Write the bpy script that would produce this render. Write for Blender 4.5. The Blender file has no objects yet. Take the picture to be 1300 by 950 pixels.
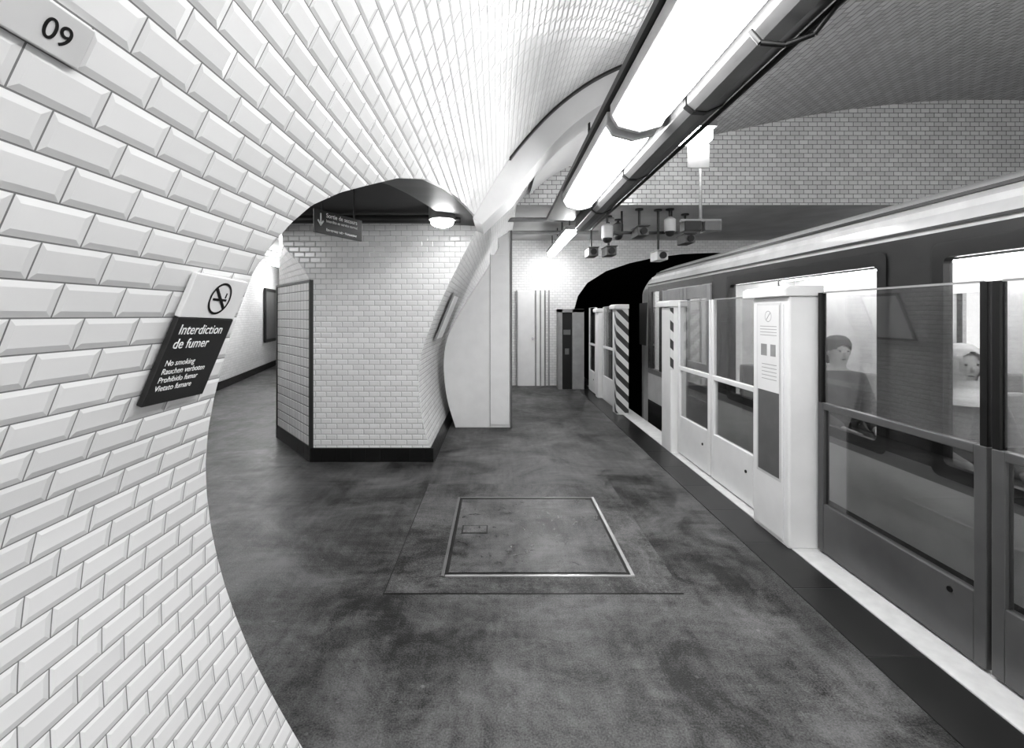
import bpy, math, bisect, random
from mathutils import Vector, Matrix
random.seed(4)
sc=bpy.context.scene
COL=sc.collection
F=580.0; CH=1.5
# ---------------------------------------------------------------- materials
def newmat(name):
    m=bpy.data.materials.new(name); m.use_nodes=True
    nt=m.node_tree; b=nt.nodes['Principled BSDF']; return m,nt,b
def g(v): return (v,v,v,1)
def plain(name,c,rough=.5,metal=0,var=.12,scale=6,spec=.5,bump=0):
    m,nt,b=newmat(name); N=nt.nodes; L=nt.links
    tc=N.new('ShaderNodeTexCoord'); n=N.new('ShaderNodeTexNoise'); n.inputs['Scale'].default_value=scale; n.inputs['Detail'].default_value=5
    L.new(tc.outputs['Object'],n.inputs['Vector'])
    r=N.new('ShaderNodeMapRange'); r.inputs[1].default_value=.3; r.inputs[2].default_value=.7
    r.inputs[3].default_value=c*(1-var); r.inputs[4].default_value=min(1,c*(1+var))
    L.new(n.outputs['Fac'],r.inputs[0]); L.new(r.outputs[0],b.inputs['Base Color'])
    b.inputs['Roughness'].default_value=rough; b.inputs['Metallic'].default_value=metal
    b.inputs['Specular IOR Level'].default_value=spec
    if bump:
        bp=N.new('ShaderNodeBump'); bp.inputs['Distance'].default_value=bump; L.new(n.outputs['Fac'],bp.inputs['Height']); L.new(bp.outputs[0],b.inputs['Normal'])
    return m
def emis(name,s,c=1.0):
    m,nt,b=newmat(name); b.inputs['Base Color'].default_value=g(.9)
    b.inputs['Emission Color'].default_value=g(c); b.inputs['Emission Strength'].default_value=s; return m
def glass(name,fac=.05,tint=.92,rough=.02,edge=.5):
    m=bpy.data.materials.new(name); m.use_nodes=True; nt=m.node_tree; N=nt.nodes; L=nt.links
    N.remove(N['Principled BSDF']); out=N['Material Output']
    t=N.new('ShaderNodeBsdfTransparent'); t.inputs[0].default_value=g(tint)
    gl=N.new('ShaderNodeBsdfGlossy'); gl.inputs['Roughness'].default_value=rough
    lw=N.new('ShaderNodeLayerWeight'); lw.inputs['Blend'].default_value=.5
    pw=N.new('ShaderNodeMath'); pw.operation='POWER'; pw.inputs[1].default_value=4; L.new(lw.outputs['Facing'],pw.inputs[0])
    ad=N.new('ShaderNodeMath'); ad.operation='MULTIPLY_ADD'; ad.inputs[1].default_value=edge; ad.inputs[2].default_value=fac; L.new(pw.outputs[0],ad.inputs[0])
    mx=N.new('ShaderNodeMixShader'); L.new(ad.outputs[0],mx.inputs[0]); L.new(t.outputs[0],mx.inputs[1]); L.new(gl.outputs[0],mx.inputs[2])
    L.new(mx.outputs[0],out.inputs[0]); return m
def tilemat(name,tw=.11,th=.055,off=.5,bevel=.0095,grout=.0012,base=.83,gcol=.22,h=.0026,rough=.2,var=.05,spec=.5):
    m,nt,b=newmat(name); N=nt.nodes; L=nt.links
    def M(op,a,bb=None,c=None):
        n=N.new('ShaderNodeMath'); n.operation=op
        for i,x in enumerate((a,bb,c)):
            if x is None: continue
            if isinstance(x,(int,float)): n.inputs[i].default_value=x
            else: L.new(x,n.inputs[i])
        return n.outputs[0]
    uv=N.new('ShaderNodeUVMap'); uv.uv_map='UVMap'; s=N.new('ShaderNodeSeparateXYZ'); L.new(uv.outputs[0],s.inputs[0])
    v=M('DIVIDE',s.outputs[1],th); row=M('FLOOR',v); par=M('FLOORED_MODULO',row,2.0)
    u=M('ADD',M('DIVIDE',s.outputs[0],tw),M('MULTIPLY',par,off)); cu=M('FLOOR',u)
    fu=M('FRACT',u); fv=M('FRACT',v)
    du=M('MULTIPLY',M('MINIMUM',fu,M('SUBTRACT',1.0,fu)),tw); dv=M('MULTIPLY',M('MINIMUM',fv,M('SUBTRACT',1.0,fv)),th)
    d=M('MINIMUM',du,dv)
    r=N.new('ShaderNodeMapRange'); r.inputs[1].default_value=grout; r.inputs[2].default_value=grout+bevel; L.new(d,r.inputs[0])
    bp=N.new('ShaderNodeBump'); bp.inputs['Distance'].default_value=h; bp.inputs['Strength'].default_value=1
    L.new(r.outputs[0],bp.inputs['Height']); L.new(bp.outputs[0],b.inputs['Normal'])
    cmb=N.new('ShaderNodeCombineXYZ'); L.new(cu,cmb.inputs[0]); L.new(row,cmb.inputs[1])
    wn=N.new('ShaderNodeTexWhiteNoise'); wn.noise_dimensions='2D'; L.new(cmb.outputs[0],wn.inputs['Vector'])
    col=M('ADD',base-var,M('MULTIPLY',wn.outputs['Value'],var*1.6))
    isg=M('LESS_THAN',d,grout)
    mx=M('ADD',M('MULTIPLY',col,M('SUBTRACT',1.0,isg)),M('MULTIPLY',isg,gcol))
    L.new(mx,b.inputs['Base Color'])
    L.new(M('ADD',M('MULTIPLY',isg,.5),rough),b.inputs['Roughness'])
    b.inputs['Specular IOR Level'].default_value=spec
    return m
def floormat(name,lo,hi,scale=1.6,rough=.42):
    m,nt,b=newmat(name); N=nt.nodes; L=nt.links
    tc=N.new('ShaderNodeTexCoord')
    def noise(s,d,dist=0):
        n=N.new('ShaderNodeTexNoise'); n.inputs['Scale'].default_value=s; n.inputs['Detail'].default_value=d; n.inputs['Distortion'].default_value=dist; n.inputs['Roughness'].default_value=.68
        L.new(tc.outputs['Object'],n.inputs['Vector']); return n.outputs['Fac']
    a=noise(scale,10,.6); c=noise(140,4); e=noise(6,8,1.5)
    mp=N.new('ShaderNodeMapping'); mp.inputs['Scale'].default_value=(14,1.3,1); mp.inputs['Rotation'].default_value=(0,0,.7); L.new(tc.outputs['Object'],mp.inputs[0])
    sn=N.new('ShaderNodeTexNoise'); sn.inputs['Scale'].default_value=2; sn.inputs['Detail'].default_value=6; L.new(mp.outputs[0],sn.inputs[0])
    mp2=N.new('ShaderNodeMapping'); mp2.inputs['Scale'].default_value=(1.5,18,1); mp2.inputs['Rotation'].default_value=(0,0,.35); L.new(tc.outputs['Object'],mp2.inputs[0])
    sn2=N.new('ShaderNodeTexNoise'); sn2.inputs['Scale'].default_value=2; sn2.inputs['Detail'].default_value=6; L.new(mp2.outputs[0],sn2.inputs[0])
    def add(x,y,k):
        n=N.new('ShaderNodeMath'); n.operation='MULTIPLY_ADD'; L.new(y,n.inputs[0]); n.inputs[1].default_value=k; L.new(x,n.inputs[2]); return n.outputs[0]
    t=add(a,c,.7); t=add(t,e,.5); t=add(t,sn.outputs['Fac'],.15); t=add(t,sn2.outputs['Fac'],.15)
    r=N.new('ShaderNodeMapRange'); r.inputs[1].default_value=1.10; r.inputs[2].default_value=1.46; r.inputs[3].default_value=lo; r.inputs[4].default_value=hi
    L.new(t,r.inputs[0])
    vo=N.new('ShaderNodeTexVoronoi'); vo.inputs['Scale'].default_value=7; L.new(tc.outputs['Object'],vo.inputs['Vector'])
    sp=N.new('ShaderNodeMath'); sp.operation='LESS_THAN'; sp.inputs[1].default_value=.06; L.new(vo.outputs['Distance'],sp.inputs[0])
    sp2=N.new('ShaderNodeMath'); sp2.operation='MULTIPLY_ADD'; sp2.inputs[1].default_value=(hi-lo)*.3; L.new(sp.outputs[0],sp2.inputs[0]); L.new(r.outputs[0],sp2.inputs[2])
    L.new(sp2.outputs[0],b.inputs['Base Color'])
    r2=N.new('ShaderNodeMapRange'); r2.inputs[1].default_value=.35; r2.inputs[2].default_value=.7; r2.inputs[3].default_value=rough-.1; r2.inputs[4].default_value=rough+.18
    L.new(e,r2.inputs[0]); L.new(r2.outputs[0],b.inputs['Roughness'])
    bp=N.new('ShaderNodeBump'); bp.inputs['Distance'].default_value=.002; bp.inputs['Strength'].default_value=.6; L.new(c,bp.inputs['Height']); L.new(bp.outputs[0],b.inputs['Normal'])
    return m
def stripemat(name):
    m,nt,b=newmat(name); N=nt.nodes; L=nt.links
    tc=N.new('ShaderNodeTexCoord'); s=N.new('ShaderNodeSeparateXYZ'); L.new(tc.outputs['Object'],s.inputs[0])
    def M(op,a,bb):
        n=N.new('ShaderNodeMath'); n.operation=op
        for i,x in enumerate((a,bb)):
            if isinstance(x,(int,float)): n.inputs[i].default_value=x
            else: L.new(x,n.inputs[i])
        return n.outputs[0]
    t=M('MULTIPLY',M('ADD',M('SUBTRACT',s.outputs[0],s.outputs[1]),s.outputs[2]),5.0)
    c=M('MULTIPLY_ADD',M('GREATER_THAN',M('FRACT',t,0),.5),.62)
    c.node.inputs[2].default_value=.06
    L.new(c,b.inputs['Base Color']); b.inputs['Roughness'].default_value=.4
    return m
T_wall=tilemat('bevelled_tile')
T_vault=tilemat('vault_tile',rough=.34,h=.0024,spec=.35)
T_vaultshade=tilemat('vault_tile_shaded',tw=.15,th=.075,base=.5,gcol=.08,bevel=.01,grout=.003,var=.08,rough=.3)  # darker copy of the vault tile; light falloff over the tracks in its colour
T_dim=tilemat('bevelled_tile_grey',tw=.13,th=.065,base=.74,gcol=.09,bevel=.008,grout=.0032,var=.08)
T_flat=tilemat('flat_tile',bevel=.006,h=.002,base=.88,gcol=.4)
T_sq=tilemat('square_tile',tw=.1,th=.1,off=0,bevel=.008,h=.004,base=.88,gcol=.15,grout=.0028)
T_black=tilemat('black_skirting_tile',tw=.15,th=.4,off=0,base=.015,gcol=.004,bevel=.004,h=.002,var=.004,rough=.25)
M_floor=floormat('asphalt',.004,.16)
M_hatch=floormat('hatch_steel',.02,.18,scale=2.5,rough=.34)
M_patch=floormat('asphalt_patch',.008,.155,scale=2.2)
M_edge=tilemat('edge_tile',tw=.5,th=.5,off=0,base=.022,gcol=.006,bevel=.003,h=.001,var=.006,rough=.3)
M_white=plain('white_paint',.8,.35,var=.03)
M_whitegloss=plain('white_gloss',.8,.25,var=.02)
M_offwhite=plain('offwhite',.62,.4,var=.06)
M_beam=plain('beam_white',.72,.4,var=.03)
M_edgew=plain('edge_strip_white',.66,.5,var=.08,scale=14)
M_grey=plain('grey_paint',.3,.35)
M_leaf=plain('leaf_grey',.10,.3)
M_mid=plain('mid_grey',.14,.3)
M_dark=plain('dark_grey',.03,.35)
M_black=plain('black',.008,.4)
M_blackrough=plain('matte_black',.006,.95,spec=.05)  # near-black matte for the track bed and tunnel
M_steel=plain('steel',.45,.25,metal=1)
M_rim=plain('rim_highlight_steel',.75,.25,metal=.6)
M_duct=plain('grey_metal',.13,.3,metal=.2)
M_ceil=plain('grey_plaster',.45,.6,var=.15,scale=2)
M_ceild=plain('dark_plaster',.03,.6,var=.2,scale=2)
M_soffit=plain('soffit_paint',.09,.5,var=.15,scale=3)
M_lamp=emis('lamp_diffuser',15.5)
M_fill=emis('vault_fill_glow',2.5)  # added glow for lifting the vault, not a fitted lamp
M_lamp2=emis('lamp_diffuser_far',30)
M_bulb=emis('bulb',34)
M_train_light=emis('train_light',17)
M_glass=glass('clear_glass',.12,.88)
M_glassw=glass('train_window_glass',.05,.93)
M_glassd=glass('tinted_glass',.13,.82)
M_stripe=stripemat('hazard_stripes')
M_trainw=plain('train_white',.62,.25,var=.06)
M_traing=plain('train_grey',.045,.22,var=.06)
M_trainl=plain('train_lower_grey',.2,.3,var=.06)
M_inter=plain('train_interior',.68,.4)
M_seat=plain('seat_fabric',.25,.8)
M_skin=plain('skin',.33,.55,var=.03); M_hair=plain('hair',.02,.7); M_cloth=plain('coat_cloth',.05,.85); M_coat=plain('grey_coat',.18,.85); M_scarf=plain('pale_scarf',.5,.9,var=.15,scale=18); M_jean=plain('trouser_cloth',.05,.85)
# ---------------------------------------------------------------- mesh builder
ORIG={}
SPLIT={'hanger','plate','rail','wheel','cabin_light','eye','cabin_lining','gutter','print'}
class MB:
    def __init__(s): s.v=[];s.f=[];s.m=[];s.uv={}
    def box(s,x0,x1,y0,y1,z0,z1,m=0):
        b=len(s.v); s.v+=[(x,y,z) for z in (z0,z1) for y in (y0,y1) for x in (x0,x1)]
        for q in ((0,2,3,1),(4,5,7,6),(0,1,5,4),(2,6,7,3),(0,4,6,2),(1,3,7,5)): s.f.append([b+i for i in q]); s.m.append(m)
        return s
    def cyl(s,p0,p1,r,n=16,r2=None,m=0):
        p0=Vector(p0);p1=Vector(p1);r2=r if r2 is None else r2
        d=(p1-p0).normalized(); a=d.orthogonal().normalized(); c=d.cross(a); b=len(s.v)
        for p,rr in ((p0,r),(p1,r2)):
            for i in range(n):
                t=2*math.pi*i/n; s.v.append(tuple(p+a*math.cos(t)*rr+c*math.sin(t)*rr))
        for i in range(n): j=(i+1)%n; s.f.append([b+i,b+j,b+n+j,b+n+i]); s.m.append(m)
        s.f.append([b+i for i in range(n)][::-1]); s.m.append(m); s.f.append([b+n+i for i in range(n)]); s.m.append(m)
        return s
    def prism(s,poly,axis,a,c,m=0):
        b=len(s.v);n=len(poly)
        for t in (a,c):
            for (p,q) in poly: s.v.append({'x':(t,p,q),'y':(p,t,q),'z':(p,q,t)}[axis])
        for i in range(n): j=(i+1)%n; s.f.append([b+i,b+j,b+n+j,b+n+i]); s.m.append(m)
        s.f.append([b+i for i in range(n)][::-1]); s.m.append(m); s.f.append([b+n+i for i in range(n)]); s.m.append(m)
        return s
    def grid(s,rows,uvs=None,m=0,flip=False):
        b=len(s.v);w=len(rows[0])
        for i,r in enumerate(rows):
            for j,p in enumerate(r):
                if uvs: s.uv[len(s.v)]=uvs[i][j]
                s.v.append(tuple(p))
        for i in range(len(rows)-1):
            for j in range(w-1):
                q=[b+i*w+j,b+i*w+j+1,b+(i+1)*w+j+1,b+(i+1)*w+j]
                s.f.append(q[::-1] if flip else q); s.m.append(m)
        return s
    def sphere(s,c,r,n=12,sc=(1,1,1),m=0):
        rows=[]
        for i in range(n+1):
            t=math.pi*i/n; rows.append([(c[0]+r*sc[0]*math.sin(t)*math.cos(2*math.pi*j/(2*n)),c[1]+r*sc[1]*math.sin(t)*math.sin(2*math.pi*j/(2*n)),c[2]+r*sc[2]*math.cos(t)) for j in range(2*n+1)])
        return s.grid(rows,m=m,flip=True)
    def islands(s):
        par=list(range(len(s.v)))
        def fd(a):
            while par[a]!=a: par[a]=par[par[a]]; a=par[a]
            return a
        for f in s.f:
            for q in f[1:]: par[fd(f[0])]=fd(q)
        gr={}
        for f,m in zip(s.f,s.m): gr.setdefault(fd(f[0]),[]).append((f,m))
        out=[]
        for k,fs in gr.items():
            n=MB(); mp={}
            for f,m in fs:
                nf=[]
                for q in f:
                    if q not in mp: mp[q]=len(n.v); n.v.append(s.v[q])
                    nf.append(mp[q])
                n.f.append(nf); n.m.append(m)
            out.append(n)
        return out
    def obj(s,name,mats,parent=None,bevel=0,smooth=None,fixn=True,matrix=None,**props):
        if name in SPLIT and parent is not None and not s.uv:
            isl=s.islands()
            if len(isl)>1:
                return [i._obj(name,mats,parent,bevel,smooth,fixn,matrix,**props) for i in isl][-1]
        return s._obj(name,mats,parent,bevel,smooth,fixn,matrix,**props)
    def _obj(s,name,mats,parent=None,bevel=0,smooth=None,fixn=True,matrix=None,**props):
        me=bpy.data.meshes.new(name); me.from_pydata(s.v,[],s.f)
        if not isinstance(mats,(list,tuple)): mats=[mats]
        for m in mats: me.materials.append(m)
        for p,mi in zip(me.polygons,s.m): p.material_index=mi
        me.update()
        if matrix is not None: me.transform(matrix); me.update()
        uvl=me.uv_layers.new(name='UVMap')
        for p in me.polygons:
            n=p.normal; ax=max(range(3),key=lambda i:abs(n[i]))
            for li in p.loop_indices:
                vi=me.loops[li].vertex_index; co=me.vertices[vi].co
                if vi in s.uv: uvl.data[li].uv=s.uv[vi]
                else: uvl.data[li].uv={0:(co.y,co.z),1:(co.x,co.z),2:(co.x,co.y)}[ax]
        o=bpy.data.objects.new(name,me); COL.objects.link(o)
        if fixn and not s.uv:
            import bmesh
            bm=bmesh.new(); bm.from_mesh(me); bmesh.ops.recalc_face_normals(bm,faces=bm.faces); bm.to_mesh(me); bm.free()
        if smooth:
            for p in me.polygons: p.use_smooth=True
            me.set_sharp_from_angle(angle=math.radians(smooth))
        if parent is not None:
            L=ORIG[parent.name]; me.transform(Matrix.Translation(-L)); o.parent=parent
        else:
            xs=[v.co for v in me.vertices]
            L=Vector(((min(c.x for c in xs)+max(c.x for c in xs))/2,(min(c.y for c in xs)+max(c.y for c in xs))/2,min(c.z for c in xs)))
            me.transform(Matrix.Translation(-L)); o.location=L
        ORIG[o.name]=L
        if bevel:
            b=o.modifiers.new('bevel','BEVEL'); b.width=bevel; b.segments=2; b.limit_method='ANGLE'; b.angle_limit=math.radians(40)
        for k,v in props.items(): o[k]=v
        return o
def thing(name,loc,label,category,group=None):
    e=bpy.data.objects.new(name,None); e.empty_display_size=.1; COL.objects.link(e); e.location=loc
    e['label']=label; e['category']=category
    if group: e['group']=group
    ORIG[e.name]=Vector(loc); return e
def struct(o): o['kind']='structure'; return o
def copytree(o,off,**props):
    c=o.copy(); COL.objects.link(c); c.location=o.location+Vector(off); ORIG[c.name]=ORIG[o.name]+Vector(off)
    for k,v in props.items(): c[k]=v
    def rec(src,dst):
        for ch in list(src.children):
            k=ch.copy(); COL.objects.link(k); k.parent=dst; ORIG[k.name]=ORIG[dst.name]; rec(ch,k)
    rec(o,c); return c
def frame(o,r,u):
    r=Vector(r).normalized(); u=Vector(u).normalized(); n=r.cross(u)
    return Matrix(((r.x,u.x,n.x,o[0]),(r.y,u.y,n.y,o[1]),(r.z,u.z,n.z,o[2]),(0,0,0,1)))
def text(body,size,M4,mat,parent,align='LEFT',name='lettering',bold=0,shear=0,space=1.0):
    cu=bpy.data.curves.new('t','FONT'); cu.body=body; cu.size=size; cu.align_x=align; cu.extrude=.0003; cu.offset=bold; cu.shear=shear; cu.space_character=space
    t=bpy.data.objects.new('t',cu); COL.objects.link(t)
    dg=bpy.context.evaluated_depsgraph_get(); me=bpy.data.meshes.new_from_object(t.evaluated_get(dg))
    bpy.data.objects.remove(t)
    me.transform(M4); L=ORIG[parent.name]; me.transform(Matrix.Translation(-L)); me.materials.clear(); me.materials.append(mat)
    o=bpy.data.objects.new(name,me); COL.objects.link(o); o.parent=parent; ORIG[o.name]=L; return o
# ---------------------------------------------------------------- vault profile
PP=[(-.655,0),(-.765,.38),(-.81,.78),(-.785,1.1),(-.69,1.38),(-.575,1.66),(-.36,2.1),(-.14,2.5),(.14,2.93),(.54,3.36),(1.0,3.66),(1.57,3.84),(2.3,3.98),(3.1,4.1),(4.2,4.33),(5.3,4.5),(6.5,4.6),(7.7,4.58),(8.7,4.25),(9.4,3.5),(9.8,2.4),(9.95,1),(9.95,-1.1)]
def cr(p0,p1,p2,p3,t): return .5*((2*p1)+(-p0+p2)*t+(2*p0-5*p1+4*p2-p3)*t*t+(-p0+3*p1-3*p2+p3)*t**3)
PR=[]
for i in range(len(PP)-1):
    a=PP[max(i-1,0)];b=PP[i];c=PP[i+1];d=PP[min(i+2,len(PP)-1)]
    for k in range(8): t=k/8; PR.append((cr(a[0],b[0],c[0],d[0],t),cr(a[1],b[1],c[1],d[1],t)))
PR.append(PP[-1])
SS=[0]
for i in range(1,len(PR)): SS.append(SS[-1]+math.hypot(PR[i][0]-PR[i-1][0],PR[i][1]-PR[i-1][1]))
def P(s):
    i=min(max(bisect.bisect_right(SS,s)-1,0),len(PR)-2); t=(s-SS[i])/(SS[i+1]-SS[i])
    return (PR[i][0]+(PR[i+1][0]-PR[i][0])*t,PR[i][1]+(PR[i+1][1]-PR[i][1])*t)
def sz(z):
    for i in range(len(PR)-1):
        if PR[i][1]<=z<=PR[i+1][1]: return SS[i]+(SS[i+1]-SS[i])*(z-PR[i][1])/(PR[i+1][1]-PR[i][1])
def sx(x):
    for i in range(16,len(PR)-1):
        if PR[i][0]<=x<=PR[i+1][0]: return SS[i]+(SS[i+1]-SS[i])*(x-PR[i][0])/(PR[i+1][0]-PR[i][0])
def Xz(z): return P(sz(z))[0]
def Zx(x): return P(sx(x))[1]
def lerp(tab,x):
    if x<=tab[0][0]: return tab[0][1]
    for (a,b),(c,d) in zip(tab,tab[1:]):
        if x<=c: return b+(d-b)*(x-a)/(c-a)
    return tab[-1][1]
def vgrid(mb,s0,s1,ns,yf0,yf1,ny):
    rows=[];uv=[]
    for i in range(ns+1):
        s=s0+(s1-s0)*i/ns; x,z=P(s); a=yf0(s); b=yf1(s)
        rows.append([(x,a+(b-a)*j/ny,z) for j in range(ny+1)]); uv.append([(a+(b-a)*j/ny,s) for j in range(ny+1)])
    mb.grid(rows,uv)
NEAR=[(0,1.56),(.33,1.47),(.7,1.35),(1.06,1.24),(1.3,1.165),(1.44,1.135),(1.6,1.12)]
TOP=[(1.12,1.6),(1.15,1.68),(1.19,1.74),(1.25,1.80),(1.38,1.87),(1.55,1.94),(1.8,2.04),(2.15,2.14),(2.6,2.22),(3.0,2.275),(3.5,2.33),(4.0,2.38),(4.4,2.41),(4.68,2.41)]
YP=4.68; YH=6.6; ZC=3.09; YE=9.7; YB=-3.0
S16=sz(1.6); S26=sz(2.6); SC=sz(ZC)
near=MB()
C=lambda k:(lambda s:k)
vgrid(near,0,S16,40,C(YB),lambda s:lerp(NEAR,P(s)[1]),12)
vgrid(near,S16,S26,24,C(YB),C(1.12),10)
rows=[];uv=[]
ys=[1.12+(4.68-1.12)*(i/90)**1.6 for i in range(91)]
for y in ys:
    s0=sz(lerp(TOP,y)); r=[];u=[]
    for j in range(13):
        s=s0+(S26-s0)*j/12; x,z=P(s); r.append((x,y,z)); u.append((y,s))
    rows.append(r);uv.append(u)
near.grid(rows,uv,flip=True)
vgrid(near,0,SC,60,C(YP),C(YE),12)
vgrid(near,S26,SC,12,C(YB),C(YP),16)
struct(near.obj('wall_left',T_wall,smooth=30))
SM=sx(1.75)
v=MB(); vgrid(v,SC,SM,60,C(YB),C(YH),12); struct(v.obj('ceiling',T_vault,smooth=30))
v=MB(); vgrid(v,SM,SS[-1],130,C(YB),C(YH),12); struct(v.obj('ceiling_track_vault',T_vaultshade,smooth=30))
v=MB()
path=[(Xz(z),lerp(NEAR,z),z) for z in [i*.1 for i in range(17)]]+[(Xz(lerp(TOP,y)),y,lerp(TOP,y)) for y in ys]
v.grid([[p,(p[0]-.02,p[1]+.004,p[2]+.0)] for p in path],flip=True); v.uv={}
struct(v.obj('trim_6',M_white,smooth=40,fixn=False))
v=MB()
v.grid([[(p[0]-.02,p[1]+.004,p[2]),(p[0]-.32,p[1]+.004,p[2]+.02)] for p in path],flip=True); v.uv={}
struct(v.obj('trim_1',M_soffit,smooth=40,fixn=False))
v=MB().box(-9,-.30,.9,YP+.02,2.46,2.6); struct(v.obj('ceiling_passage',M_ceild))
v=MB().box(-9,-1.9,YP+.02,16,2.9,3.0); struct(v.obj('ceiling_corridor',M_offwhite))
v=MB().box(-4.2,-.95,.95,1.08,0,2.46); struct(v.obj('wall_passage',T_wall))
# pier
v=MB(); rows=[];uv=[];rows2=[];uv2=[]
LC=[(0,-1.9),(1.8,-1.9),(1.95,-1.97),(2.1,-2.1),(2.2,-2.2),(3.1,-2.3)]
for i in range(61):
    z=i*ZC/60; xr=Xz(z); xl=lerp(LC,z)
    rows.append([(xl+(xr-xl)*j/10,YP,z) for j in range(11)]); uv.append([(xl+(xr-xl)*j/10,z) for j in range(11)])
v.grid(rows,uv); struct(v.obj('wall_pier',T_wall,smooth=30))
v=MB()
for i in range(61):
    z=i*ZC/60; xl=lerp(LC,z); rows2.append([(-2.68-(7.0-2.68)*k/8,5.6+(16-5.6)*k/8,z) for k in range(8,-1,-1)]+[(xl,YP,z)])
    uv2.append([(-k*1.3,z) for k in range(8,-1,-1)]+[(1.2,z)])
v.grid(rows2,uv2); struct(v.obj('wall_corridor_right',T_wall,smooth=30))
M4=frame((-2.68,5.6,0),(.78,-.92,0),(0,0,1))
v=MB().box(.0,1.19,.15,1.83,0,.02); o=v.obj('trim_2',T_sq,matrix=M4); struct(o)
uvl=o.data.uv_layers[0]
for p in o.data.polygons:
    for li in p.loop_indices:
        co=o.data.vertices[o.data.loops[li].vertex_index].co; uvl.data[li].uv=(co.y*1.31,co.z)
v=MB().box(1.185,1.213,.0,1.86,-.01,.03).box(-.01,1.2,1.835,1.86,-.01,.03).box(-.02,.01,0,1.86,-.01,.03); struct(v.obj('trim_3',M_dark,matrix=M4))
v=MB().box(-.01,1.2,0,.15,0,.03); struct(v.obj('baseboard_slanted',T_black,matrix=M4))
v=MB().box(-1.92,-.66,YP-.02,YP,0,.14); struct(v.obj('baseboard_pier',T_black))
v=MB(); v.grid([[(Xz(z)+.012,y,z) for z in (0,.05,.1,.14)] for y in (YP-.02,5.4,YE)],[[(y,z) for z in (0,.05,.1,.14)] for y in (YP-.02,5.4,YE)],flip=True)
struct(v.obj('baseboard_left',T_black,fixn=False))
a=Vector((-3.9,1.0,0)); b=Vector((-5.7,9.67,0)); c=Vector((-7.2,16,0))
v=MB(); pts=[a,b,c]; L=[0,(b-a).length,(b-a).length+(c-b).length]
v.grid([[(p.x,p.y,z) for p in pts] for z in (0,2.95)],[[(l,z) for l in L] for z in (0,2.95)]); struct(v.obj('wall_corridor_left',T_flat))
v=MB(); v.grid([[(p.x+.02,p.y,z) for p in pts] for z in (0,.16)],[[(l,z) for l in L] for z in (0,.16)]); struct(v.obj('baseboard_corridor',T_black))
v=MB().box(-7.4,-6.2,15.9,16,0,2.95); struct(v.obj('wall_corridor_end',T_flat))
# floor & platform edge
v=MB().box(-9,2.1,YB,16,-.2,0); struct(v.obj('floor',M_floor))
v=MB().box(1.615,1.87,YB,YE-.01,0,.004); struct(v.obj('trim_4',M_edge))
v=MB().box(1.88,2.1,YB,YE-.01,0,.006); struct(v.obj('trim_5',M_edgew))
v=MB().box(2.1,9.95,YB,30,-1.2,-1.1).box(2.08,2.1,YB,YE,-1.1,-.2); struct(v.obj('floor_track',M_blackrough))
v=MB().box(7.6,9.95,YB,YH,-1.1,0); struct(v.obj('floor_opposite',M_grey))
# head wall
v=MB(); r0=[];r1=[];u0=[];u1=[]
for i in range(len(PR)):
    if PR[i][1]>=ZC-.001:
        x,z=PR[i]; r0.append((x,YH,ZC)); r1.append((x,YH,z)); u0.append((x,ZC)); u1.append((x,z))
v.grid([r0,r1],[u0,u1]); struct(v.obj('wall_head',T_dim))
v=MB().box(-.1,9.9,YH+.012,YE+.1,ZC,ZC+.12); struct(v.obj('ceiling_low',M_ceil))
AR=[(1.66,-1.1),(1.62,0),(1.6,1.0),(1.62,1.6),(1.7,1.9),(1.9,2.18),(2.3,2.43),(2.8,2.6),(3.3,2.71),(3.9,2.79),(4.6,2.82),(5.5,2.79),(6.3,2.65),(7,2.35),(7.4,1.9),(7.6,1.2),(7.6,-1.1)]
v=MB()
def sidepatch(pts,xo):
    v.grid([[(xo,YE,z),(x,YE,z)] for x,z in pts],[[(xo,z),(x,z)] for x,z in pts],flip=xo>3)
sidepatch(AR[:6],-.9); sidepatch(AR[12:][::-1],9.95)
top=AR[5:13]
v.grid([[(x,YE,z) for x,z in top],[(x,YE,ZC+.02) for x,z in top]],[[(x,z) for x,z in top],[(x,ZC+.02) for x,z in top]])
v.grid([[(-.9,YE,AR[5][1]),(AR[5][0],YE,AR[5][1])],[(-.9,YE,ZC+.02),(AR[5][0],YE,ZC+.02)]],[[(-.9,AR[5][1]),(AR[5][0],AR[5][1])],[(-.9,ZC+.02),(AR[5][0],ZC+.02)]])
v.grid([[(AR[12][0],YE,AR[12][1]),(9.95,YE,AR[12][1])],[(AR[12][0],YE,ZC+.02),(9.95,YE,ZC+.02)]],[[(AR[12][0],2.65),(9.95,2.65)],[(AR[12][0],ZC),(9.95,ZC)]])
struct(v.obj('wall_back',T_wall,fixn=False))
v=MB(); v.grid([[(x,y,z) for x,z in AR] for y in (YE,18,30)]); v.uv={}; v.box(0,9,30,30.1,-1.2,4); struct(v.obj('wall_tunnel',M_blackrough))
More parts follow.
